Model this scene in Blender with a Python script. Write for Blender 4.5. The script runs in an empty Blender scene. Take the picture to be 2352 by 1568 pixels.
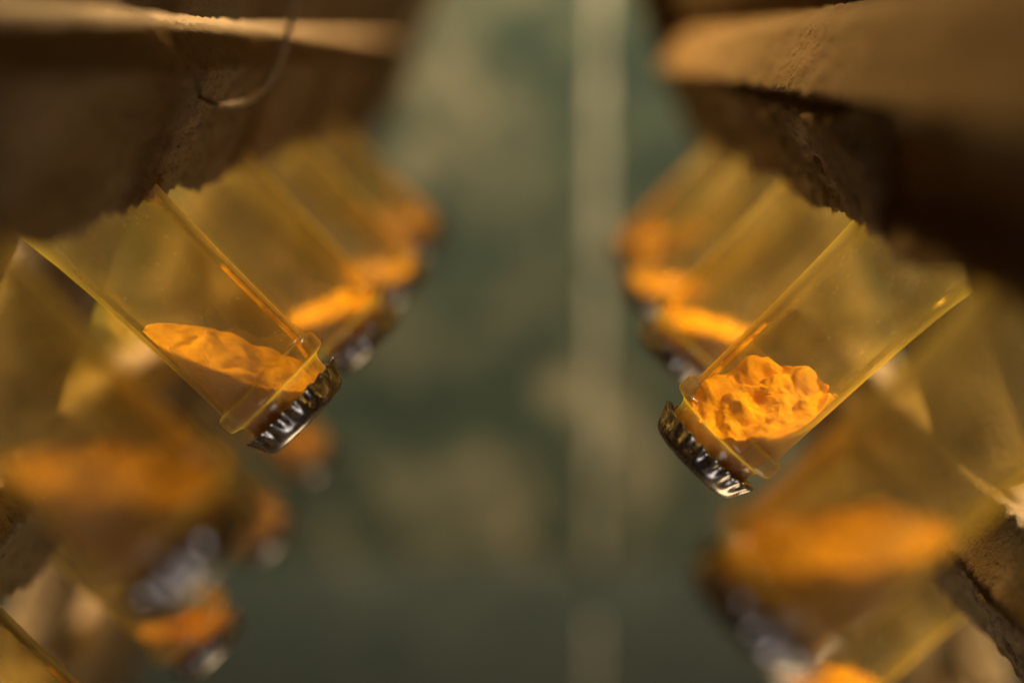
import bpy, bmesh, math, random
from math import sin, cos, pi, radians
from mathutils import Vector, Matrix, noise

S = bpy.context.scene
COL = S.collection

# ------------------------------------------------------------------ camera
CAM = Vector((0.0, 0.0, 0.75))
FPX = 3780.0                                   # focal length for a 2352 px wide frame
yaw = math.atan2(84, FPX)
pitch = math.atan2(664, math.hypot(FPX, 84))
FWD = Vector((-sin(yaw) * cos(pitch), cos(yaw) * cos(pitch), -sin(pitch)))
RIGHT = Vector((cos(yaw), sin(yaw), 0))
UP = RIGHT.cross(FWD)
cd = bpy.data.cameras.new('camera')
cam = bpy.data.objects.new('camera', cd)
COL.objects.link(cam)
cam.matrix_world = Matrix(((RIGHT.x, UP.x, -FWD.x, CAM.x), (RIGHT.y, UP.y, -FWD.y, CAM.y),
                           (RIGHT.z, UP.z, -FWD.z, CAM.z), (0, 0, 0, 1)))
cd.sensor_width = 36.0
cd.lens = FPX / 2352 * 36
cd.clip_start = 0.02
cd.clip_end = 50
FOCUS = 0.448
cd.dof.use_dof = True
cd.dof.focus_distance = FOCUS
cd.dof.aperture_fstop = 2.8
cd.dof.aperture_blades = 9
S.camera = cam

# ------------------------------------------------------------------ world, view
w = bpy.data.worlds.new('World')
S.world = w
w.use_nodes = True
w.node_tree.nodes['Background'].inputs[0].default_value = (1.0, 0.62, 0.32, 1)
w.node_tree.nodes['Background'].inputs[1].default_value = 0.012
S.view_settings.view_transform = 'Standard'
S.view_settings.look = 'None'
S.view_settings.exposure = 0.0
S.view_settings.gamma = 1.0
S.cycles.max_bounces = 20
S.cycles.transmission_bounces = 16
S.cycles.diffuse_bounces = 5
S.cycles.glossy_bounces = 8
S.cycles.transparent_max_bounces = 16
S.cycles.use_denoising = True
S.cycles.sample_clamp_indirect = 6.0
S.cycles.caustics_reflective = True
S.cycles.caustics_refractive = True


# ------------------------------------------------------------------ lamps
def area(name, loc, target, size, power, col, size_y=None):
    l = bpy.data.lights.new(name, 'AREA')
    l.energy = power
    l.color = col
    l.size = size
    if size_y:
        l.shape = 'RECTANGLE'
        l.size_y = size_y
    o = bpy.data.objects.new(name, l)
    COL.objects.link(o)
    o.location = loc
    o.rotation_euler = (Vector(target) - Vector(loc)).to_track_quat('-Z', 'Y').to_euler()
    return o


WARM = (1.0, 0.76, 0.44)
SPREAD = radians(58)
area('cellar_lamp', (-0.82, 0.60, 1.44), (-0.08, 0.64, 0.70), 0.45, 9.5, WARM).data.spread = SPREAD
area('cellar_lamp', (0.82, 0.58, 1.44), (0.08, 0.62, 0.70), 0.45, 9.5, WARM).data.spread = SPREAD
area('cellar_lamp', (-0.30, 1.12, 1.54), (0.075, 0.80, 0.75), 0.16, 5.5, (1.0, 0.60, 0.20)).data.spread = radians(70)  # separate steep lamp added to light the right rail's bevel
area('wall_fill', (0.10, 1.40, 1.95), (0.02, 2.05, 1.00), 0.30, 44.0, (1.0, 0.86, 0.60))  # unseen lamp added to light the back wall
area('camera_fill', (0.02, -0.30, 0.12), (0.0, 0.45, 0.70), 0.24, 1.2, (1.0, 0.93, 0.86))  # neutral lamp by the camera for cap highlights, plus added rail fill
area('low_fill', (0.16, 0.62, 0.08), (-0.03, 0.6, 0.7), 0.25, 1.3, WARM)  # added fill from below for the left rail fronts and cap rims


# ------------------------------------------------------------------ materials
def mat(name):
    m = bpy.data.materials.new(name)
    m.use_nodes = True
    nt = m.node_tree
    nt.nodes.clear()
    out = nt.nodes.new('ShaderNodeOutputMaterial')
    return m, nt, out


def N(nt, t, **kw):
    n = nt.nodes.new(t)
    for k, v in kw.items():
        if hasattr(n, k) and k not in n.inputs:
            setattr(n, k, v)
        else:
            n.inputs[k].default_value = v
    return n


def ramp(nt, stops):
    r = nt.nodes.new('ShaderNodeValToRGB')
    cr = r.color_ramp
    while len(cr.elements) < len(stops):
        cr.elements.new(0.5)
    for e, (p, c) in zip(cr.elements, stops):
        e.position = p
        e.color = (c[0], c[1], c[2], 1) if not isinstance(c, (int, float)) else (c, c, c, 1)
    return r


def wood_material():
    m, nt, out = mat('old_oak')
    L = nt.links.new
    tc = N(nt, 'ShaderNodeTexCoord')
    mp = N(nt, 'ShaderNodeMapping')
    mp.inputs['Scale'].default_value = (40, 5, 40)
    L(tc.outputs['Object'], mp.inputs[0])
    n1 = N(nt, 'ShaderNodeTexNoise', Scale=1.6, Detail=6.0, Roughness=0.65)
    L(mp.outputs[0], n1.inputs['Vector'])
    n2 = N(nt, 'ShaderNodeTexNoise', Scale=26.0, Detail=5.0, Roughness=0.6)
    L(tc.outputs['Object'], n2.inputs['Vector'])
    n3 = N(nt, 'ShaderNodeTexNoise', Scale=420.0, Detail=4.0, Roughness=0.7)
    L(tc.outputs['Object'], n3.inputs['Vector'])
    r1 = ramp(nt, [(0.3, (0.105, 0.068, 0.040)), (0.52, (0.17, 0.110, 0.058)), (0.72, (0.25, 0.168, 0.090))])
    L(n1.outputs[0], r1.inputs[0])
    r2 = ramp(nt, [(0.35, 0.0), (0.62, 1.0)])
    L(n2.outputs[0], r2.inputs[0])
    mx = N(nt, 'ShaderNodeMix', data_type='RGBA')
    L(r2.outputs[0], mx.inputs[0])
    L(r1.outputs[0], mx.inputs[6])
    mx.inputs[7].default_value = (0.165, 0.118, 0.062, 1)
    r3 = ramp(nt, [(0.30, 0.0), (0.42, 1.0)])
    L(n3.outputs[0], r3.inputs[0])
    mx2 = N(nt, 'ShaderNodeMix', data_type='RGBA')
    L(r3.outputs[0], mx2.inputs[0])
    mx2.inputs[6].default_value = (0.025, 0.018, 0.012, 1)
    L(mx.outputs[2], mx2.inputs[7])
    b = N(nt, 'ShaderNodeBsdfPrincipled', Roughness=0.85)
    b.inputs['Specular IOR Level'].default_value = 0.2
    L(mx2.outputs[2], b.inputs['Base Color'])
    add = N(nt, 'ShaderNodeMath', operation='ADD')
    L(n1.outputs[0], add.inputs[0])
    L(n3.outputs[0], add.inputs[1])
    bp = N(nt, 'ShaderNodeBump', Strength=0.8, Distance=0.002)
    L(add.outputs[0], bp.inputs['Height'])
    L(bp.outputs[0], b.inputs['Normal'])
    L(b.outputs[0], out.inputs[0])
    return m


def glass_material():
    m, nt, out = mat('dusty_yellow_glass')
    L = nt.links.new
    tc = N(nt, 'ShaderNodeTexCoord')
    TINT = (0.97, 0.935, 0.68, 1)
    rf = N(nt, 'ShaderNodeBsdfRefraction', Roughness=0.03, IOR=1.30)
    rf.inputs['Color'].default_value = TINT
    tp = N(nt, 'ShaderNodeBsdfTransparent')
    tp.inputs['Color'].default_value = TINT
    through = N(nt, 'ShaderNodeMixShader', Fac=0.88)
    L(rf.outputs[0], through.inputs[1])
    L(tp.outputs[0], through.inputs[2])
    gl = N(nt, 'ShaderNodeBsdfGlossy', Roughness=0.15)
    gl.inputs['Color'].default_value = (1, 1, 1, 1)
    fr = N(nt, 'ShaderNodeFresnel', IOR=1.45)
    g = N(nt, 'ShaderNodeMixShader')
    geo = N(nt, 'ShaderNodeNewGeometry')
    front = N(nt, 'ShaderNodeMath', operation='SUBTRACT')
    front.inputs[0].default_value = 1.0
    L(geo.outputs['Backfacing'], front.inputs[1])
    fm = N(nt, 'ShaderNodeMath', operation='MULTIPLY')
    L(fr.outputs[0], fm.inputs[0])
    L(front.outputs[0], fm.inputs[1])
    L(fm.outputs[0], g.inputs[0])
    L(through.outputs[0], g.inputs[1])
    L(gl.outputs[0], g.inputs[2])
    d = N(nt, 'ShaderNodeBsdfDiffuse')
    d.inputs['Color'].default_value = (0.47, 0.41, 0.31, 1)
    t = N(nt, 'ShaderNodeBsdfTranslucent')
    t.inputs['Color'].default_value = (0.52, 0.45, 0.27, 1)
    dt = N(nt, 'ShaderNodeMixShader', Fac=0.5)
    L(d.outputs[0], dt.inputs[1])
    L(t.outputs[0], dt.inputs[2])
    mp = N(nt, 'ShaderNodeMapping')
    mp.inputs['Scale'].default_value = (60, 60, 22)
    L(tc.outputs['Object'], mp.inputs[0])
    n1 = N(nt, 'ShaderNodeTexNoise', Scale=1.0, Detail=7.0, Roughness=0.6)
    L(mp.outputs[0], n1.inputs['Vector'])
    n2 = N(nt, 'ShaderNodeTexNoise', Scale=900.0, Detail=2.0, Roughness=0.5)
    L(tc.outputs['Object'], n2.inputs['Vector'])
    r1 = ramp(nt, [(0.36, 0.12), (0.62, 0.50)])
    L(n1.outputs[0], r1.inputs[0])
    r2 = ramp(nt, [(0.70, 0.0), (0.78, 0.45)])
    L(n2.outputs[0], r2.inputs[0])
    ad = N(nt, 'ShaderNodeMath', operation='ADD', use_clamp=True)
    L(r1.outputs[0], ad.inputs[0])
    L(r2.outputs[0], ad.inputs[1])
    mx = N(nt, 'ShaderNodeMixShader')
    # dust kept on the necks, cut on the bodies to make them look shaded
    sep = N(nt, 'ShaderNodeSeparateXYZ')
    L(tc.outputs['Object'], sep.inputs[0])
    nk = N(nt, 'ShaderNodeMapRange', interpolation_type='SMOOTHSTEP')
    nk.inputs['From Min'].default_value = 0.085
    nk.inputs['From Max'].default_value = 0.125
    nk.inputs['To Min'].default_value = 1.0
    nk.inputs['To Max'].default_value = 0.12
    L(sep.outputs['Z'], nk.inputs['Value'])
    dm = N(nt, 'ShaderNodeMath', operation='MULTIPLY')
    L(ad.outputs[0], dm.inputs[0])
    L(nk.outputs[0], dm.inputs[1])
    L(dm.outputs[0], mx.inputs[0])
    L(g.outputs[0], mx.inputs[1])
    L(dt.outputs[0], mx.inputs[2])
    # yellow painted at grazing angles imitates light glowing in the glass wall
    lw = N(nt, 'ShaderNodeLayerWeight', Blend=0.30)
    ye = N(nt, 'ShaderNodeBsdfTranslucent')
    ye.inputs['Color'].default_value = (0.92, 0.74, 0.05, 1)
    pw = N(nt, 'ShaderNodeMath', operation='POWER')
    L(lw.outputs['Facing'], pw.inputs[0])
    pw.inputs[1].default_value = 1.9
    em = N(nt, 'ShaderNodeMath', operation='MULTIPLY')
    L(pw.outputs[0], em.inputs[0])
    L(front.outputs[0], em.inputs[1])
    mx2 = N(nt, 'ShaderNodeMixShader')
    em2 = N(nt, 'ShaderNodeMath', operation='MULTIPLY')
    L(em.outputs[0], em2.inputs[0])
    L(nk.outputs[0], em2.inputs[1])
    L(em2.outputs[0], mx2.inputs[0])
    L(mx.outputs[0], mx2.inputs[1])
    L(ye.outputs[0], mx2.inputs[2])
    L(mx2.outputs[0], out.inputs[0])
    return m


def sediment_material():
    m, nt, out = mat('yeast_sediment')
    L = nt.links.new
    tc = N(nt, 'ShaderNodeTexCoord')
    n1 = N(nt, 'ShaderNodeTexNoise', Scale=420.0, Detail=6.0, Roughness=0.6)
    L(tc.outputs['Object'], n1.inputs['Vector'])
    r = ramp(nt, [(0.3, (0.70, 0.30, 0.006)), (0.7, (0.86, 0.43, 0.014))])
    L(n1.outputs[0], r.inputs[0])
    b = N(nt, 'ShaderNodeBsdfPrincipled', Roughness=0.9)
    b.inputs['Specular IOR Level'].default_value = 0.1
    L(r.outputs[0], b.inputs['Base Color'])
    bp = N(nt, 'ShaderNodeBump', Strength=0.5, Distance=0.0008)
    L(n1.outputs[0], bp.inputs['Height'])
    L(bp.outputs[0], b.inputs['Normal'])
    L(b.outputs[0], out.inputs[0])
    return m


def cap_material():
    m, nt, out = mat('dark_steel_cap')
    L = nt.links.new
    tc = N(nt, 'ShaderNodeTexCoord')
    n1 = N(nt, 'ShaderNodeTexNoise', Scale=240.0, Detail=5.0, Roughness=0.65)
    L(tc.outputs['Object'], n1.inputs['Vector'])
    n2 = N(nt, 'ShaderNodeTexNoise', Scale=110.0, Detail=3.0, Roughness=0.6)
    L(tc.outputs['Object'], n2.inputs['Vector'])
    r = ramp(nt, [(0.3, (0.17, 0.15, 0.14)), (0.7, (0.36, 0.325, 0.305))])
    L(n1.outputs[0], r.inputs[0])
    rr = ramp(nt, [(0.3, 0.20), (0.7, 0.34)])
    L(n1.outputs[0], rr.inputs[0])
    rust = ramp(nt, [(0.66, 0.0), (0.72, 1.0)])
    L(n2.outputs[0], rust.inputs[0])
    mx = N(nt, 'ShaderNodeMix', data_type='RGBA')
    L(rust.outputs[0], mx.inputs[0])
    L(r.outputs[0], mx.inputs[6])
    mx.inputs[7].default_value = (0.25, 0.10, 0.03, 1)
    b = N(nt, 'ShaderNodeBsdfPrincipled', Metallic=1.0)
    L(mx.outputs[2], b.inputs['Base Color'])
    L(rr.outputs[0], b.inputs['Roughness'])
    bp = N(nt, 'ShaderNodeBump', Strength=0.12, Distance=0.0004)
    L(n1.outputs[0], bp.inputs['Height'])
    L(bp.outputs[0], b.inputs['Normal'])
    L(b.outputs[0], out.inputs[0])
    return m


def wall_material():
    m, nt, out = mat('green_limewash')
    L = nt.links.new
    tc = N(nt, 'ShaderNodeTexCoord')
    n1 = N(nt, 'ShaderNodeTexNoise', Scale=6.0, Detail=7.0, Roughness=0.62, Distortion=0.4)
    L(tc.outputs['Object'], n1.inputs['Vector'])
    n2 = N(nt, 'ShaderNodeTexNoise', Scale=17.0, Detail=5.0, Roughness=0.6)
    L(tc.outputs['Object'], n2.inputs['Vector'])
    r1 = ramp(nt, [(0.42, (0.064, 0.092, 0.066)), (0.53, (0.108, 0.126, 0.086)), (0.64, (0.36, 0.31, 0.20))])
    L(n1.outputs[0], r1.inputs[0])
    r2 = ramp(nt, [(0.38, (0.55, 0.61, 0.60)), (0.66, (1.30, 1.20, 1.05))])
    L(n2.outputs[0], r2.inputs[0])
    mx = N(nt, 'ShaderNodeMix', data_type='RGBA', blend_type='MULTIPLY')
    mx.inputs[0].default_value = 1.0
    L(r1.outputs[0], mx.inputs[6])
    L(r2.outputs[0], mx.inputs[7])
    b = N(nt, 'ShaderNodeBsdfPrincipled', Roughness=0.9)
    L(mx.outputs[2], b.inputs['Base Color'])
    bp = N(nt, 'ShaderNodeBump', Strength=0.4, Distance=0.004)
    L(n2.outputs[0], bp.inputs['Height'])
    L(bp.outputs[0], b.inputs['Normal'])
    L(b.outputs[0], out.inputs[0])
    return m


def plain(name, c1, c2, scale, rough=0.9):
    m, nt, out = mat(name)
    L = nt.links.new
    tc = N(nt, 'ShaderNodeTexCoord')
    n1 = N(nt, 'ShaderNodeTexNoise', Scale=scale, Detail=6.0, Roughness=0.6)
    L(tc.outputs['Object'], n1.inputs['Vector'])
    r = ramp(nt, [(0.3, c1), (0.7, c2)])
    L(n1.outputs[0], r.inputs[0])
    b = N(nt, 'ShaderNodeBsdfPrincipled', Roughness=rough)
    L(r.outputs[0], b.inputs['Base Color'])
    bp = N(nt, 'ShaderNodeBump', Strength=0.3, Distance=0.002)
    L(n1.outputs[0], bp.inputs['Height'])
    L(bp.outputs[0], b.inputs['Normal'])
    L(b.outputs[0], out.inputs[0])
    return m


WOOD = wood_material()
GLASS = glass_material()
YEAST = sediment_material()


def wine_material():
    m, nt, out = mat('pale_wine')
    L = nt.links.new
    tp = N(nt, 'ShaderNodeBsdfTransparent')
    tp.inputs['Color'].default_value = (0.99, 0.965, 0.85, 1)
    gl = N(nt, 'ShaderNodeBsdfGlossy', Roughness=0.10)
    gl.inputs['Color'].default_value = (1, 0.95, 0.8, 1)
    lw = N(nt, 'ShaderNodeLayerWeight', Blend=0.12)
    mx = N(nt, 'ShaderNodeMixShader')
    L(lw.outputs['Fresnel'], mx.inputs[0])
    L(tp.outputs[0], mx.inputs[1])
    L(gl.outputs[0], mx.inputs[2])
    L(mx.outputs[0], out.inputs[0])
    return m


WINE = wine_material()
STEEL = cap_material()
WALL = wall_material()
STRIP = plain('pale_mortar', (0.46, 0.40, 0.27), (0.88, 0.76, 0.52), 16)
FLOOR = plain('cellar_floor', (0.05, 0.045, 0.035), (0.10, 0.088, 0.065), 9)
CORD = plain('hemp_string', (0.22, 0.15, 0.075), (0.34, 0.24, 0.13), 300)


# ------------------------------------------------------------------ helpers
def link(name, me, m=None, parent=None, loc=None):
    o = bpy.data.objects.new(name, me)
    COL.objects.link(o)
    if m and me is not None:
        me.materials.append(m)
    if parent:
        o.parent = parent
    if loc is not None:
        o.location = loc
    return o


def mesh(name, verts, faces, smooth=True):
    me = bpy.data.meshes.new(name)
    me.from_pydata([tuple(v) for v in verts], [], faces)
    bm = bmesh.new()
    bm.from_mesh(me)
    bmesh.ops.recalc_face_normals(bm, faces=bm.faces)
    bm.to_mesh(me)
    bm.free()
    if smooth:
        me.shade_smooth()
    me.update()
    return me


def lathe(name, prof, seg=72, mod=None):
    """prof: list of (z, r); first and last r may be 0"""
    vs, fs, rings = [], [], []
    for z, r in prof:
        if r < 1e-7:
            rings.append([len(vs)])
            vs.append((0, 0, z))
        else:
            ring = []
            for k in range(seg):
                a = 2 * pi * k / seg
                rr, zz = (r, z) if mod is None else mod(a, r, z)
                ring.append(len(vs))
                vs.append((rr * cos(a), rr * sin(a), zz))
            rings.append(ring)
    for A, B in zip(rings, rings[1:]):
        for k in range(seg):
            k2 = (k + 1) % seg
            if len(A) == 1:
                fs.append((A[0], B[k], B[k2]))
            elif len(B) == 1:
                fs.append((A[k], A[k2], B[0]))
            else:
                fs.append((A[k], A[k2], B[k2], B[k]))
    return mesh(name, vs, fs)


def smoothstep(a, b, x):
    t = max(0.0, min(1.0, (x - a) / (b - a)))
    return t * t * (3 - 2 * t)


def fbm(p, octs=4, lac=2.0, gain=0.5):
    s, a = 0.0, 1.0
    q = Vector(p)
    for _ in range(octs):
        s += a * noise.noise(q)
        q = q * lac + Vector((3.1, 7.7, 1.3))
        a *= gain
    return s


# ------------------------------------------------------------------ bottle meshes (metres, z = 0 at the cap's closed end)
mm = 0.001


def catmull(pts, n):
    out = []
    P = [pts[0]] + list(pts) + [pts[-1]]
    for i in range(1, len(P) - 2):
        p0, p1, p2, p3 = P[i - 1], P[i], P[i + 1], P[i + 2]
        for k in range(n):
            t = k / n
            out.append(tuple(0.5 * ((2 * p1[j]) + (-p0[j] + p2[j]) * t + (2 * p0[j] - 5 * p1[j] + 4 * p2[j] - p3[j]) * t * t
                                    + (-p0[j] + 3 * p1[j] - 3 * p2[j] + p3[j]) * t ** 3) for j in range(2)))
    out.append(pts[-1])
    return out


gp = [(0.9, 0), (0.9, 9.0), (1.1, 12.0), (2.0, 13.0), (4.0, 13.2), (9.0, 13.4), (10.4, 13.7)]
gp2 = catmull([(10.4, 13.7), (11.6, 14.4), (12.2, 16.4), (12.9, 17.3), (14.6, 17.5), (16.6, 17.4), (17.3, 16.9), (17.7, 15.9), (18.6, 15.5), (20.5, 15.45),
               (26, 15.5), (38, 15.7), (50, 15.95), (60, 16.3), (70, 16.8), (80, 17.5), (95, 19.6), (112, 24.0), (130, 29.8),
               (150, 36.0), (168, 41.0), (186, 43.2), (205, 44.0), (240, 44.0), (290, 44.0), (297, 43.0), (301, 40.0), (302, 36.0),
               (299, 31), (288, 22), (279, 12)], 3)
GLASS_ME = lathe('glass', [(z * mm, r * mm) for z, r in gp + gp2[1:] + [(276, 0)]], 80)

WINE_ME = lathe('wine', [(z * mm, r * mm) for z, r in [(1.25, 0), (1.25, 8), (1.6, 11.0), (4, 11.9), (10, 12.3), (16, 13.6), (21, 14.3), (38, 14.5), (60, 15.0),
                                                       (80, 16.2), (95, 18.0), (112, 22.4), (130, 28.1), (150, 34.2), (168, 39.0), (186, 41.2), (205, 42.0), (262, 42.0), (272, 30), (270, 0)]], 64)


def cap_mod(a, r, z):
    zz = z / mm
    k = smoothstep(2.2, 6.6, zz)
    c = cos(21 * a)
    amp = 1.15 * k
    rr = r / mm + amp * (0.5 * (abs(c) ** 0.75) * (1 if c > 0 else -1) + 0.1)
    return rr * mm, (zz + 0.35 * k * c) * mm


cap_prof = [(0.0, 0), (0.0, 6), (0.05, 11.4), (0.35, 12.7), (0.9, 13.6), (1.8, 14.35), (2.8, 14.75), (3.8, 15.0), (4.8, 15.25),
            (5.6, 15.5), (6.4, 15.8), (7.1, 16.1), (7.35, 16.05), (7.3, 15.7), (6.3, 15.2), (4.5, 14.6), (2.2, 13.9), (0.95, 13.25), (0.7, 9), (0.7, 0)]
CAP_ME = lathe('crown_cap', [(z * mm, r * mm) for z, r in cap_prof], 252, cap_mod)


def sediment(name, top, R=13.9, nr=34, na=120, lump=1.0, seed=0.0):
    """heap lying on the cap; top(x, y) = height in mm along the bottle axis"""
    vs, fs = [], []
    z0 = 1.3

    def rad(z):
        return 11.7 if z < 9 else (11.7 + (R - 11.7) * smoothstep(9, 20, z))

    def surf(x, y):                          # base surface plus lumps pushed out along its own normal
        z = top(x, y)
        gx, gy = (top(x + 0.4, y) - z) / 0.4, (top(x, y + 0.4) - z) / 0.4
        n = Vector((-gx, -gy, 1)).normalized()
        p = Vector((x, y, z + seed * 17))
        wv = Vector((noise.noise(p * 0.16), noise.noise(p * 0.16 + Vector((9, 2, 4))), noise.noise(p * 0.16 + Vector((1, 8, 6))))) * 2.2
        d = 0.0
        for f, a in ((0.10, 4.8), (0.22, 1.3), (0.55, 0.42), (1.3, 0.16)):
            v = noise.noise((p + wv) * f)
            d += a * (math.sqrt(v * v + 0.003) * 2 - 0.45)
        d *= lump
        q = Vector((x, y, z)) + n * d
        r = math.hypot(q.x, q.y)
        q.z = max(z0 + 0.6, q.z)
        lim = min(R, rad(q.z))
        if r > lim:
            q.x *= lim / r
            q.y *= lim / r
        return q * mm
    cen = len(vs)
    vs.append(surf(0, 0))
    rings = []
    for i in range(1, nr + 1):
        ring = []
        for k in range(na):
            a = 2 * pi * k / na
            r = R * (i / nr) ** 0.9
            q = surf(r * cos(a), r * sin(a))
            if i == nr:                      # the last ring touches the glass
                rr_, lim = math.hypot(q.x, q.y), min(R, rad(q.z / mm)) * mm
                q.x *= lim / rr_
                q.y *= lim / rr_
            ring.append(len(vs))
            vs.append(q)
        rings.append(ring)
    tops = [vs[v][2] / mm for v in rings[-1]]
    nd = 14
    for j in range(1, nd + 1):
        ring = []
        for k in range(na):
            a = 2 * pi * k / na
            z = tops[k] + (z0 - tops[k]) * j / nd
            r = rad(z)
            ring.append(len(vs))
            vs.append((r * cos(a) * mm, r * sin(a) * mm, z * mm))
        rings.append(ring)
    bot = len(vs)
    vs.append((0, 0, z0 * mm))
    for k in range(na):
        k2 = (k + 1) % na
        fs.append((cen, rings[0][k], rings[0][k2]))
        fs.append((bot, rings[-1][k2], rings[-1][k]))
        for A, B in zip(rings, rings[1:]):
            fs.append((A[k], B[k], B[k2], A[k2]))
    return mesh(name, vs, fs)


# local x of a bottle points to its lower side; far is the side away from the camera
def top_smooth(x, y):                       # sharp bottle of the left panel: a drift up the lower side
    u, far = x / 13.9, -y / 13.9
    z = 23.5 + 24 * u + 4.5 * far
    z += 3.0 * (smoothstep(-0.12, 0.02, u + 0.30 * noise.noise((y * 0.25, 1.0, 2.0))) - 0.5)
    return max(2.2, z)


def top_crumbly(x, y):                      # sharp bottle of the right panel: fissured heap
    u, far = x / 13.9, y / 13.9
    z = 25.0 + 12.5 * u + 11.0 * far
    z -= 2.2 * math.exp(-((x - 3.5) ** 2 / 30 + (y - 1 - 0.5 * x) ** 2 / 9))
    return max(4.0, z)


def top_variant(base, slope, sg):
    def f(x, y):
        u, far = x / 13.9, sg * y / 13.9
        return max(2.2, base + slope * u + 2.5 * far)
    return f


SED = {'smooth': sediment('sediment', top_smooth, nr=60, na=170, lump=0.20, seed=2.0),
       'crumbly': sediment('sediment', top_crumbly, nr=90, na=240, lump=0.62, seed=0.0)}
for sg_ in (-1, 1):
    for i, (b_, s_) in enumerate([(20, 8), (26, 17), (24, 19), (15, 12)]):
        SED[(sg_, i)] = sediment('sediment', top_variant(b_, s_, sg_), nr=24, na=72, lump=0.38, seed=3.0 + i + sg_ * 0.4)
for k_, me_ in SED.items():
    me_.materials.append(YEAST)
GLASS_ME.materials.append(GLASS)
CAP_ME.materials.append(STEEL)
WINE_ME.materials.append(WINE)

# ------------------------------------------------------------------ setting: wall and floor
WALL_Y = 2.05


def grid_sheet(name, fx, nu, nv, m, kind='structure'):
    vs = [fx(i / nu, j / nv) for j in range(nv + 1) for i in range(nu + 1)]
    fs = [(j * (nu + 1) + i, j * (nu + 1) + i + 1, (j + 1) * (nu + 1) + i + 1, (j + 1) * (nu + 1) + i) for j in range(nv) for i in range(nu)]
    o = link(name, mesh(name, vs, fs), m)
    if kind:
        o['kind'] = kind
    return o


wall = grid_sheet('wall', lambda u, v: (-2.5 + 5 * u, WALL_Y + 0.003 * fbm(((u * 25), v * 13, 1.0), 3), -0.21 + 2.8 * v), 200, 100, WALL)
floor = grid_sheet('floor', lambda u, v: (-2.5 + 5 * u, -1.2 + 3.4 * v, -0.2 + 0.003 * fbm((u * 30, v * 20, 5.0), 3)), 120, 80, FLOOR)


def mortar(z0, z1, x0, wid, seed):
    n = 60
    vs, fs = [], []
    for i in range(n + 1):
        t = i / n
        z = z0 + (z1 - z0) * t
        e1 = 0.006 * fbm((z * 14, seed, 0.0), 3)
        e2 = 0.006 * fbm((z * 14, seed, 9.0), 3)
        taper = 1 - 0.35 * (smoothstep(0.06, 0, t) + smoothstep(0.94, 1, t))
        a, b = x0 - wid / 2 * taper + e1, x0 + wid / 2 * taper + e2
        for x, d in ((a, -0.009), (a + 0.006, 0.016), (b - 0.006, 0.016), (b, -0.009)):
            vs.append((x, WALL_Y - d, z))
    for i in range(n):
        for k in range(3):
            fs.append((i * 4 + k, i * 4 + k + 1, i * 4 + 5 + k, i * 4 + 4 + k))
    fs.append((0, 1, 2, 3))
    fs.append((4 * n, 4 * n + 1, 4 * n + 2, 4 * n + 3))
    o = link('mortar_strip', mesh('mortar_strip', vs, fs), STRIP, wall)
    return o


mortar(0.094, 1.25, 0.061, 0.019, 1.0)
mortar(-0.2, 0.026, 0.061, 0.019, 4.0)
LOWER_BAND = plain('dark_lower_band', (0.032, 0.042, 0.034), (0.068, 0.078, 0.060), 9)  # added band, darker than the wall above it
nd_ = 120
vs = []
for i in range(nd_ + 1):
    x = -2.5 + 5 * i / nd_
    zt = 0.090 + 0.010 * fbm((x * 9, 2.0, 0.0), 3)
    vs += [(x, WALL_Y - 0.0085, -0.2), (x, WALL_Y - 0.0085, zt - 0.002), (x, WALL_Y - 0.004, zt), (x, WALL_Y + 0.01, zt)]
link('lower_band', mesh('lower_band', vs, [(i * 4 + k, i * 4 + k + 1, i * 4 + 5 + k, i * 4 + 4 + k) for i in range(nd_) for k in range(3)]), LOWER_BAND, wall)

# ------------------------------------------------------------------ rack panels
PITCH_Y = 0.130
ROW = 0.138


class Panel:
    def __init__(s, sg, C, slope, y0, y1, n0y):
        s.sg, s.C, s.a, s.y0, s.y1, s.n0y = sg, Vector(C) + CAM, radians(slope), y0, y1, n0y

    scal, arc = 0.0035, 0.002

    def P(s, t, w, y):                      # t down the slope, w outward behind the face
        return Vector((s.C.x + s.sg * (t * sin(s.a) + w * cos(s.a)), y, s.C.z - t * cos(s.a) + w * sin(s.a)))

    def frac(s, y):                         # offset from the nearest hole in -1..1
        q = (y - s.n0y) / PITCH_Y
        return 2 * (q - round(q))


LP = Panel(-1, (-0.0914, 0, -0.0047), 24.9, 0.14, 1.15, 0.4362)
RP = Panel(1, (0.0639, 0, -0.0105), 21.7, 0.14, 0.985, 0.4365)

LP.scal = 0.0008


def resample(prof, step):
    out = []
    n = len(prof)
    for i in range(n):
        a, b = prof[i], prof[(i + 1) % n]
        d = math.hypot(b[0] - a[0], b[1] - a[1])
        st = step if max(a[1], b[1]) < 0.022 else step * 4
        k = max(1, int(d / st))
        for j in range(k):
            out.append((a[0] + (b[0] - a[0]) * j / k, a[1] + (b[1] - a[1]) * j / k))
    return out


def ysteps(y0, y1, fine0, fine1, fine, coarse):
    ys = [y0]
    while ys[-1] < y1 - 1e-6:
        s = fine if fine0 <= ys[-1] <= fine1 else coarse
        ys.append(min(y1, ys[-1] + s))
    return ys


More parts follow.
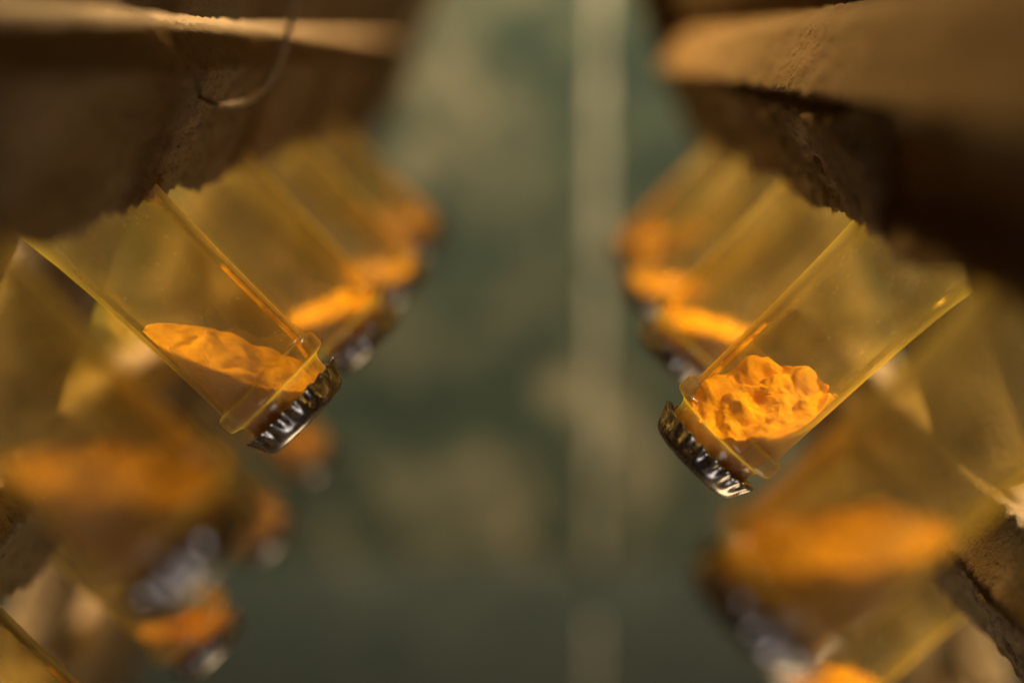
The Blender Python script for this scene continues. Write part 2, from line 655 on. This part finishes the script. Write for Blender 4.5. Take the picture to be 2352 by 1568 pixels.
def rail(pn, parent, off, prof, fine=True, name='rail', seed=0.0, rough=1.0, y0=None, y1=None, scallop=True):
    base = resample(prof, 0.0016 if fine else 0.004)
    ys = ysteps(pn.y0 if y0 is None else y0, pn.y1 if y1 is None else y1, 0.37, 0.53, 0.0016 if fine else 0.004, 0.004)
    vs, fs = [], []
    m = len(base)
    for y in ys:
        f = pn.frac(y)
        for (t, w_) in base:
            tt, ww = t, w_
            if scallop:
                k = smoothstep(0.0, 0.034, t)
                front = smoothstep(0.014, 0.0, w_)
                ww += pn.scal * (1 - f * f) * k * front
                tt += pn.arc * (f * f - 0.3) * smoothstep(0.015, 0.034, t)
            if pn.sg > 0 and scallop:                         # near half of the rail is cut back
                ww += 0.011 * smoothstep(0.398, 0.386, y) * smoothstep(0.002, 0.012, t) * smoothstep(0.036, 0.026, t) * smoothstep(0.014, 0.004, w_)
            p = pn.P(tt + off, ww, y)
            q = p * 1.0 + Vector((seed, seed * 0.7, 0))
            big = fbm(q * 28, 3) * 0.0022
            sm = fbm(q * 190, 4, gain=0.66) * 0.0012
            crack = -0.0006 * max(0.0, 1 - abs(noise.noise(Vector((q.x * 90, q.y * 26, q.z * 90)))) * 14)
            d = (big + sm + crack) * rough
            e = 0.0
            if scallop and t > 0.028 and w_ < 0.02:           # splintered lower lip
                e = 0.0026 * fbm(Vector((y * 240, t * 60, seed)), 4, gain=0.6)
            vs.append(pn.P(tt + off + e + 0.4 * sm, ww - d, y))
        # end of ring
    for i in range(len(ys) - 1):
        for k in range(m):
            k2 = (k + 1) % m
            fs.append((i * m + k, i * m + k2, (i + 1) * m + k2, (i + 1) * m + k))
    fs.append(tuple(range(m)))
    fs.append(tuple(range((len(ys) - 1) * m, len(ys) * m)))
    return link(name, mesh(name, vs, fs), WOOD, parent)


def post(pn, parent, yc, t0, t1, seed):
    vs, fs = [], []
    nt_, nc = 26, 20
    for i in range(nt_ + 1):
        t = t0 + (t1 - t0) * i / nt_
        h = 2 * i / nt_ - 1
        hw = 0.014 + 0.020 * h ** 4
        for k in range(nc):
            a = 2 * pi * k / nc
            ca, sa = cos(a), sin(a)
            py = hw * math.copysign(abs(ca) ** 0.55, ca)
            pw = 0.028 + 0.0135 * math.copysign(abs(sa) ** 0.55, sa)
            d = 0.0012 * fbm(Vector((py * 60 + seed, pw * 60, t * 60)), 3)
            vs.append(pn.P(t, pw + d, yc + py + d))
    for i in range(nt_):
        for k in range(nc):
            k2 = (k + 1) % nc
            fs.append((i * nc + k, i * nc + k2, (i + 1) * nc + k2, (i + 1) * nc + k))
    fs.append(tuple(range(nc)))
    fs.append(tuple(range(nt_ * nc, (nt_ + 1) * nc)))
    return link('post', mesh('post', vs, fs), WOOD, parent)


def build_panel(pn, label, top_prof, prof, plank):
    root = link('rack_panel', None, loc=(0, 0, 0))
    root['label'] = label
    root['category'] = 'riddling rack'
    root['group'] = 'riddling rack panels'
    rail(pn, root, 0.0, top_prof, True, seed=1.0)
    rail(pn, root, ROW, prof, True, seed=5.0)
    rail(pn, root, 2 * ROW + 0.045, prof, False, seed=9.0)
    # plank above the upper holes, sized to block lamp light across the rack
    pt, pb, pw, th = plank
    rail(pn, root, 0.0, [(pt, pw), (pb, pw), (pb, pw + th), (pt, pw + th)], False, 'baffle_plank', seed=3.0, rough=0.5, scallop=False)
    plank_top = pt
    i = -2
    while True:
        yc = pn.n0y + PITCH_Y * (i + 0.5)
        if yc > pn.y1 - 0.03:
            break
        if yc > pn.y0 + 0.03 and i != 1:
            post(pn, root, yc, 0.026, ROW - 0.006, i * 2.3)
            post(pn, root, yc, ROW + 0.034, 2 * ROW + 0.040, i * 2.3 + 11)
        i += 1
    # end stile at the far end, standing on the floor
    tb = (pn.C.z + 0.19) / cos(pn.a)
    rail(pn, root, 0.0, [(plank_top - 0.012, 0.006), (tb, 0.006), (tb, 0.050), (plank_top - 0.012, 0.050)], False, 'end_stile',
         seed=7.0, scallop=False, y0=pn.y1 + 0.0005, y1=pn.y1 + 0.034)
    rail(pn, root, 0.0, [(plank_top - 0.012, 0.006), (tb, 0.006), (tb, 0.050), (plank_top - 0.012, 0.050)], False, 'end_stile',
         seed=8.0, scallop=False, y0=pn.y0 - 0.034, y1=pn.y0 - 0.0005)
    return root


PR_R = [(0.0055, 0.0008), (0.0042, 0.0045), (0.0018, 0.0045), (0.0, 0.0), (-0.0131, 0.0142), (-0.016, 0.0235), (-0.010, 0.0235), (-0.004, 0.045), (0.028, 0.045), (0.0325, 0.012), (0.0365, 0.0)]
PR_L = [(0.0, 0.0), (-0.0071, 0.0085), (-0.0082, 0.0138), (-0.0050, 0.0200), (-0.003, 0.045), (0.028, 0.045), (0.0335, 0.012), (0.0375, -0.0015)]
PR_L2 = [(0.0, 0.0), (-0.0071, 0.0085), (-0.0082, 0.0138), (0.0290, 0.045), (0.0345, 0.045), (0.0352, 0.012), (0.0375, -0.0015)]
PR_R2 = PR_R[:5] + [(0.0260, 0.045), (0.0335, 0.045), (0.0345, 0.012), (0.0365, 0.0)]
build_panel(LP, 'brown wooden rack panel leaning in from the left with a string hanging at its top', PR_L, PR_L2, (-0.170, -0.0115, 0.009, 0.004))
build_panel(RP, 'brown wooden rack panel leaning in from the right with a broad orange lit ledge above', PR_R, PR_R2, (-0.230, -0.009, 0.024, 0.026))

# ------------------------------------------------------------------ bottles
LB = Vector((-0.0647, 0.4362, -0.0986)) + CAM
RB = Vector((0.0388, 0.4365, -0.1103)) + CAM


def bottle(sg, loc, tilt, sed, label, group, roll=0.0, dy=0.0):
    al = radians(tilt)
    z = Vector((sg * sin(al), dy, cos(al))).normalized()
    low = Vector((0, 0, -1)) - z * Vector((0, 0, -1)).dot(z)
    x = low.normalized()
    y = z.cross(x)
    root = link('bottle', None)
    root.empty_display_size = 0.05
    root.matrix_world = Matrix(((x.x, y.x, z.x, loc.x), (x.y, y.y, z.y, loc.y), (x.z, y.z, z.z, loc.z), (0, 0, 0, 1)))
    root['label'] = label
    root['category'] = 'bottle'
    root['group'] = group
    link('glass', GLASS_ME, None, root)
    link('wine', WINE_ME, None, root)
    link('sediment', SED[sed if isinstance(sed, str) else (sg, sed)], None, root)
    c = link('crown_cap', CAP_ME, None, root)
    c.rotation_euler = (0, 0, roll)
    return root


GL = 'upturned bottles in the left rack panel'
GR = 'upturned bottles in the right rack panel'
rnd = random.Random(4)
# (side, row, n, extension in mm, shift (x,y,z) mm, tilt, sediment, label)
spec = [
    (-1, 0, -1, 0, (0, 0, 0), 45, 1, 'large blurred bottle neck nearest the camera on the left panel, dark cap low at left'),
    (-1, 0, 0, 0, (0, 0, 0), 45, 'smooth', 'sharp bottle neck on the left panel with a smooth sloping drift of yellow sediment'),
    (-1, 0, 1, 5, (0, 0, 0), 45, 0, 'blurred bottle directly behind the sharp one on the left panel, round dark sediment rimmed orange'),
    (-1, 0, 2, 6, (0, 0, 0), 45, 3, 'blurred bottle third along the upper left row with a pale glint on its cap'),
    (-1, 0, 3, 7, (0, 0, 4), 46, 2, 'farthest bottle of the upper left row, outlined against the green wall'),
    (-1, 1, 0, 0, (4, 0, 12), 45, 1, 'bare yellow bottle neck crossing the bottom left corner, cap out of frame'),
    (-1, 1, 1, 0, (4, 0, 9), 45, 3, 'blurred bottle at the bottom edge on the left, lowest visible cap of its row'),
    (-1, 1, 2, 0, (4, 0, 9), 45, 0, 'blurred small bottle in the middle of the lower left row, below the sharp cap'),
    (-1, 1, 3, 0, (6, 0, 10), 45, 2, 'blurred bottle of the lower left row peeping out just under the sharp cap'),
    (1, 0, -1, 0, (-2, 0, 0), 45, 1, 'large blurred bottle neck nearest the camera on the right panel with broad orange sediment'),
    (1, 0, 0, 0, (0, 0, 0), 45, 'crumbly', 'sharp bottle neck on the right panel with crumbly cracked orange sediment'),
    (1, 0, 1, 0, (2, 0, 3), 45, 0, 'blurred bottle directly behind the sharp one on the right panel with bright orange sediment'),
    (1, 0, 2, 0, (0, 0, 2), 45, 3, 'blurred bottle third along the upper right row with a long orange sediment streak'),
    (1, 0, 3, 0, (0, 0, 2), 45, 2, 'farthest bottle of the upper right row beside the pale wall strip'),
    (1, 1, 1, 0, (0, 0, 4), 45, 3, 'blurred bottle of the lower right row at the bottom edge, under the large near cap'),
    (1, 1, 2, 0, (0, 0, 4), 45, 0, 'blurred bottle of the lower right row hidden mostly by the large near bottle'),
]
for (sg, r, n, ext, sh, tilt, sed, label) in spec:
    pn = LP if sg < 0 else RP
    B = LB if sg < 0 else RB
    z = Vector((sg * sin(radians(45)), 0, cos(radians(45))))
    loc = B + Vector((sg * sin(pn.a), 0, -cos(pn.a))) * ROW * r + Vector((0, PITCH_Y * n, 0)) - z * ext * mm + Vector(sh) * mm
    bottle(sg, loc, tilt + (0 if n == 0 else rnd.uniform(-1.2, 1.2)), sed, label, GL if sg < 0 else GR, rnd.uniform(0, 0.3))


# ------------------------------------------------------------------ string hanging on the left panel
def unproj(px, py, d):
    return CAM + FWD * d + RIGHT * ((px - 1176) / FPX * d) - UP * ((py - 784) / FPX * d)


pts = [unproj(*q) for q in ((690, -60, 0.375), (676, 10, 0.38), (655, 105, 0.385), (632, 165, 0.39), (590, 220, 0.398), (540, 240, 0.41),
                            (490, 238, 0.425), (445, 214, 0.446), (425, 195, 0.456))]
path = []
for i in range(len(pts) - 1):
    p0, p1, p2, p3 = pts[max(0, i - 1)], pts[i], pts[i + 1], pts[min(len(pts) - 1, i + 2)]
    for k in range(10):
        t = k / 10
        path.append(0.5 * ((2 * p1) + (p2 - p0) * t + (2 * p0 - 5 * p1 + 4 * p2 - p3) * t * t + (3 * p1 - p0 - 3 * p2 + p3) * t ** 3))
path.append(pts[-1])
vs, fs = [], []
ns = 10
for i, p in enumerate(path):
    tg = (path[min(i + 1, len(path) - 1)] - path[max(i - 1, 0)]).normalized()
    a = tg.cross(Vector((0, 1, 0.2))).normalized()
    b = tg.cross(a)
    for k in range(ns):
        an = 2 * pi * k / ns
        r = 0.0008 * (1 + 0.22 * cos(2 * (an + i * 0.6)))
        vs.append(p + a * r * cos(an) + b * r * sin(an))
for i in range(len(path) - 1):
    for k in range(ns):
        k2 = (k + 1) % ns
        fs.append((i * ns + k, i * ns + k2, (i + 1) * ns + k2, (i + 1) * ns + k))
fs.append(tuple(range(ns)))
fs.append(tuple(range((len(path) - 1) * ns, len(path) * ns)))
st = link('string', mesh('string', vs, fs), CORD)
st['label'] = 'thin tan string hanging in a loop at the top of the left panel'
st['category'] = 'string'
